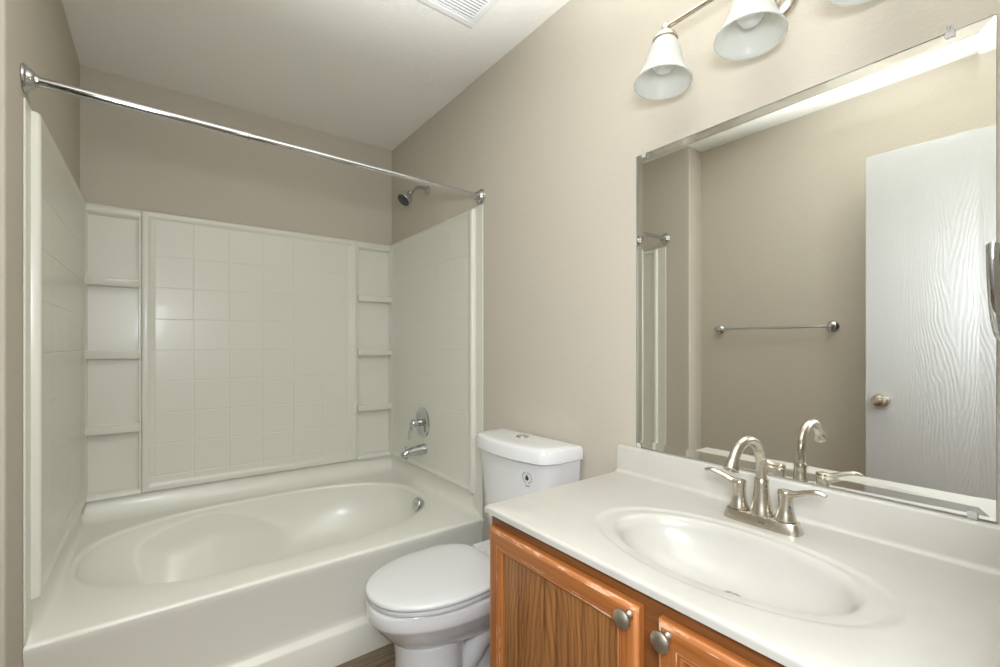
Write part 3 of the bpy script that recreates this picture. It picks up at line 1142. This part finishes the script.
for s in (1, -1):
    hy = FY + s * 0.0500
    bm = lathe((FX, hy, ZB + 0.001), (0, 0, 1), [(0, 0.0212), (0.004, 0.0209), (0.016, 0.0170), (0.033, 0.0143), (0.046, 0.0142), (0.058, 0.0156), (0.0625, 0.0158), (0.0645, 0.0150), (0.0652, 0.006)], 32)
    hnd = obj('handle', bm, 'nickel', fau, smooth=40)
    p = smooth_path([(FX + 0.002, hy - s * 0.004, ZB + 0.058), (FX, hy + s * 0.017, ZB + 0.0615), (FX - 0.002, hy + s * 0.040, ZB + 0.071), (FX - 0.006, hy + s * 0.062, ZB + 0.0775), (FX - 0.009, hy + s * 0.079, ZB + 0.0755)], 7)
    obj('lever', tube(p, lerp_list([0.0130, 0.0115, 0.0095, 0.0098, 0.0060], 7), 18, flat=lerp_list([0.75, 0.62, 0.58, 0.58, 0.5], 7)), 'nickel', hnd, smooth=60)
    obj('collar', lathe((FX, hy, ZB - 0.0005), (0, 0, 1), [(0, 0.0205), (0.003, 0.0205)], 28), 'dark', hnd, smooth=40)
    if s < 0:
        obj('cold_dot', lathe((FX - 0.0082, hy - 0.0120, ZB + 0.034), (-0.56, -0.83, 0), [(0, 0.0022), (0.0014, 0.0020)], 14), 'blue', hnd, smooth=40)

# ---------------------------------------------------------------- mirror
MY0, MY1, MZ0, MZ1 = 0.1059, 0.8836, 0.9035, 1.834
mir = thing('wall_mirror', 'large frameless rectangular mirror on the wall above the vanity', 'mirror', (XR, (MY0 + MY1) / 2, MZ0))
bm = new_bm()
BW = 0.022
fx = XR - 0.0075
oc = [(MY0, MZ0), (MY1, MZ0), (MY1, MZ1), (MY0, MZ1)]
ic = [(MY0 + BW, MZ0 + BW), (MY1 - BW, MZ0 + BW), (MY1 - BW, MZ1 - BW), (MY0 + BW, MZ1 - BW)]
vb = [bm.verts.new((XR - 0.0012, y, z)) for y, z in oc]
vo = [bm.verts.new((fx + 0.0017, y, z)) for y, z in oc]
vi = [bm.verts.new((fx, y, z)) for y, z in ic]
bm.faces.new(vi)
for i in range(4):
    j = (i + 1) % 4
    bm.faces.new((vb[i], vb[j], vo[j], vo[i]))
    bm.faces.new((vo[i], vo[j], vi[j], vi[i]))
for f in bm.faces:
    if abs(f.calc_center_median().x - (XR - 0.0012 + fx + 0.0017) / 2) < 1e-4:
        f.material_index = 1
gl_ = obj('mirror_glass', bm, ['glass', 'glass_edge'], mir, label='clear glass front with angled border')
if gl_.data.polygons[0].normal.x > 0:
    gl_.data.flip_normals()
obj('silver_back', box(XR - 0.0013, XR - 0.0004, MY0, MY1, MZ0, MZ1), 'mirror', mir)
for (y, z, s) in ((MY1 - 0.030, MZ1, 1), (MY0 + 0.060, MZ1, 1), (MY1 - 0.012, MZ0, -1), (MY0 + 0.030, MZ0, -1)):
    bm = new_bm()
    z0 = z - 0.010 if s > 0 else z - 0.006
    add_box(bm, fx - 0.0035, fx - 0.0005, y - 0.007, y + 0.007, min(z - s * 0.012, z + s * 0.001), max(z - s * 0.012, z + s * 0.001))
    if s > 0:
        add_box(bm, fx - 0.0035, XR - 0.0005, y - 0.0045, y + 0.0045, z + 0.001, z + 0.012)
    else:
        add_box(bm, fx - 0.0035, XR - 0.0005, y - 0.006, y + 0.006, z - 0.006, z - 0.001)
    cl = obj('mirror_clip', bm, 'clip', mir, bevel=0.001)
    if s > 0:
        obj('screw', lathe((fx - 0.0035, y, z + 0.0065), (-1, 0, 0), [(0, 0.0022), (0.001, 0.0022), (0.002, 0.001)], 12), 'satin', cl, smooth=40)

# ---------------------------------------------------------------- vanity light
LX, LZ = 1.110, 2.104
vl = thing('vanity_light', 'brushed nickel three-lamp bath light with frosted bell shades above the mirror', 'wall light', (XR, 0.481, LZ))
plate = lathe((XR - 0.0005, 0.481, 2.09), (-1, 0, 0), [(0, 0.064), (0.006, 0.064), (0.014, 0.058), (0.022, 0.044), (0.026, 0.028), (0.028, 0.012)], 40)
obj('wall_canopy', plate, 'nickel', vl, smooth=40)
obj('stem', tube(smooth_path([(XR - 0.02, 0.481, 2.09), (XR - 0.06, 0.481, 2.094), (LX + 0.03, 0.481, 2.104), (LX, 0.481, LZ)], 6), 0.0085, 18), 'nickel', vl, smooth=60)
obj('cross_bar', tube([(LX, 0.713, LZ), (LX, 0.253, LZ)], 0.0068, 18), 'nickel', vl, smooth=60)
for yy in (0.708, 0.481, 0.258):
    tilt = Vector((-0.10, 0, -1)).normalized()
    o = Vector((LX - 0.002, yy, LZ))
    sock = lathe(o + tilt * -0.013, tilt, [(0, 0.003), (0.003, 0.008), (0.010, 0.0115), (0.017, 0.0115), (0.022, 0.0098), (0.026, 0.0125), (0.031, 0.021), (0.042, 0.0310), (0.050, 0.0340), (0.054, 0.0335)], 32)
    cup = obj('socket_cup', sock, 'nickel', vl, smooth=40)
    out = [(0.040, 0.024), (0.048, 0.0310), (0.060, 0.0370), (0.080, 0.0435), (0.102, 0.0490), (0.122, 0.0555), (0.140, 0.0635), (0.154, 0.0705), (0.163, 0.0765), (0.1645, 0.0765)]
    inn = [(h - (0.0005 if i > 6 else 0.0), r - 0.0035) for i, (h, r) in enumerate(out)]
    shd = lathe(o + tilt * -0.004, tilt, out + inn[::-1], 48, cap0=False, cap1=False)
    obj('shade', shd, 'shade', cup, smooth=60, label='frosted white bell glass shade')
    blb = lathe(o + tilt * 0.03, tilt, [(0, 0.012), (0.022, 0.0125), (0.034, 0.018), (0.050, 0.0265), (0.066, 0.030), (0.080, 0.0285), (0.092, 0.0215), (0.098, 0.012), (0.100, 0.002)], 28)
    obj('bulb', blb, 'bulb', cup, smooth=60, label='frosted white globe bulb')

# ---------------------------------------------------------------- towel ring on the door wall, towel bar on the left wall
ring = thing('towel_ring', 'chrome half-round towel ring on the wall beside the mirror', 'towel ring', (0.815, Y0, 1.336))
obj('mount', lathe((0.815, Y0 + 0.0005, 1.336), (0, 1, 0), [(0, 0.027), (0.004, 0.027), (0.010, 0.022), (0.014, 0.013), (0.060, 0.011), (0.072, 0.013), (0.082, 0.010), (0.085, 0.003)], 28), 'chrome', ring, smooth=40)
RR = 0.088
pts = [(0.815 + RR * 0.96, 0.066, 1.336), (0.815 - RR * 0.90, 0.066, 1.336)]
arc = [(0.815 - RR * math.cos(a), 0.066, 1.336 - RR * 1.12 * math.sin(a)) for a in [PI * i / 30 for i in range(31)]]
obj('loop', tube([(0.815, 0.066, 1.336)] + [(0.815 - RR * 0.9, 0.066, 1.336)] + arc + [(0.815 + RR * 0.9, 0.066, 1.336), (0.8155, 0.066, 1.336)], 0.0052, 16), 'chrome', ring, smooth=60)
BZ_ = 1.331
bar = thing('towel_bar', 'thin chrome towel bar on the wall, seen in the mirror', 'towel bar', (XW, 1.145, BZ_))
for y in (1.452, 0.842):
    obj('post', lathe((XW + 0.0005, y, BZ_), (1, 0, 0), [(0, 0.030), (0.004, 0.030), (0.010, 0.026), (0.016, 0.015), (0.030, 0.0115), (0.050, 0.0125), (0.066, 0.0125), (0.072, 0.009), (0.074, 0.003)], 28), 'chrome', bar, smooth=40)
obj('rail', tube([(XW + 0.058, 1.452, BZ_), (XW + 0.058, 0.842, BZ_)], 0.0068, 18), 'chrome', bar, smooth=60)

# ---------------------------------------------------------------- ceiling vent
vx0, vx1, vy0, vy1 = 0.700, 1.002, 1.215, 1.515
vent = thing('ceiling_vent', 'square white slatted exhaust vent grille in the ceiling', 'vent', ((vx0 + vx1) / 2, (vy0 + vy1) / 2, ZC))
bm = new_bm()
fw = 0.027
add_box(bm, vx0, vx1, vy0, vy0 + fw, ZC - 0.012, ZC - 0.0005)
add_box(bm, vx0, vx1, vy1 - fw, vy1, ZC - 0.012, ZC - 0.0005)
add_box(bm, vx0, vx0 + fw, vy0 + fw, vy1 - fw, ZC - 0.012, ZC - 0.0005)
add_box(bm, vx1 - fw, vx1, vy0 + fw, vy1 - fw, ZC - 0.012, ZC - 0.0005)
obj('vent_frame', bm, 'trim', vent, bevel=0.003)
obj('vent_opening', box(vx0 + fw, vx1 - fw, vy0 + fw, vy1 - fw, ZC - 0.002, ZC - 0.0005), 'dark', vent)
ns = 17
for i in range(ns):
    y = vy0 + fw + (i + 0.5) * (vy1 - vy0 - 2 * fw) / ns
    obj('slat', box(vx0 + fw, vx1 - fw, y - 0.0036, y + 0.0036, ZC - 0.010, ZC - 0.004), 'trim', vent, bevel=0.001)
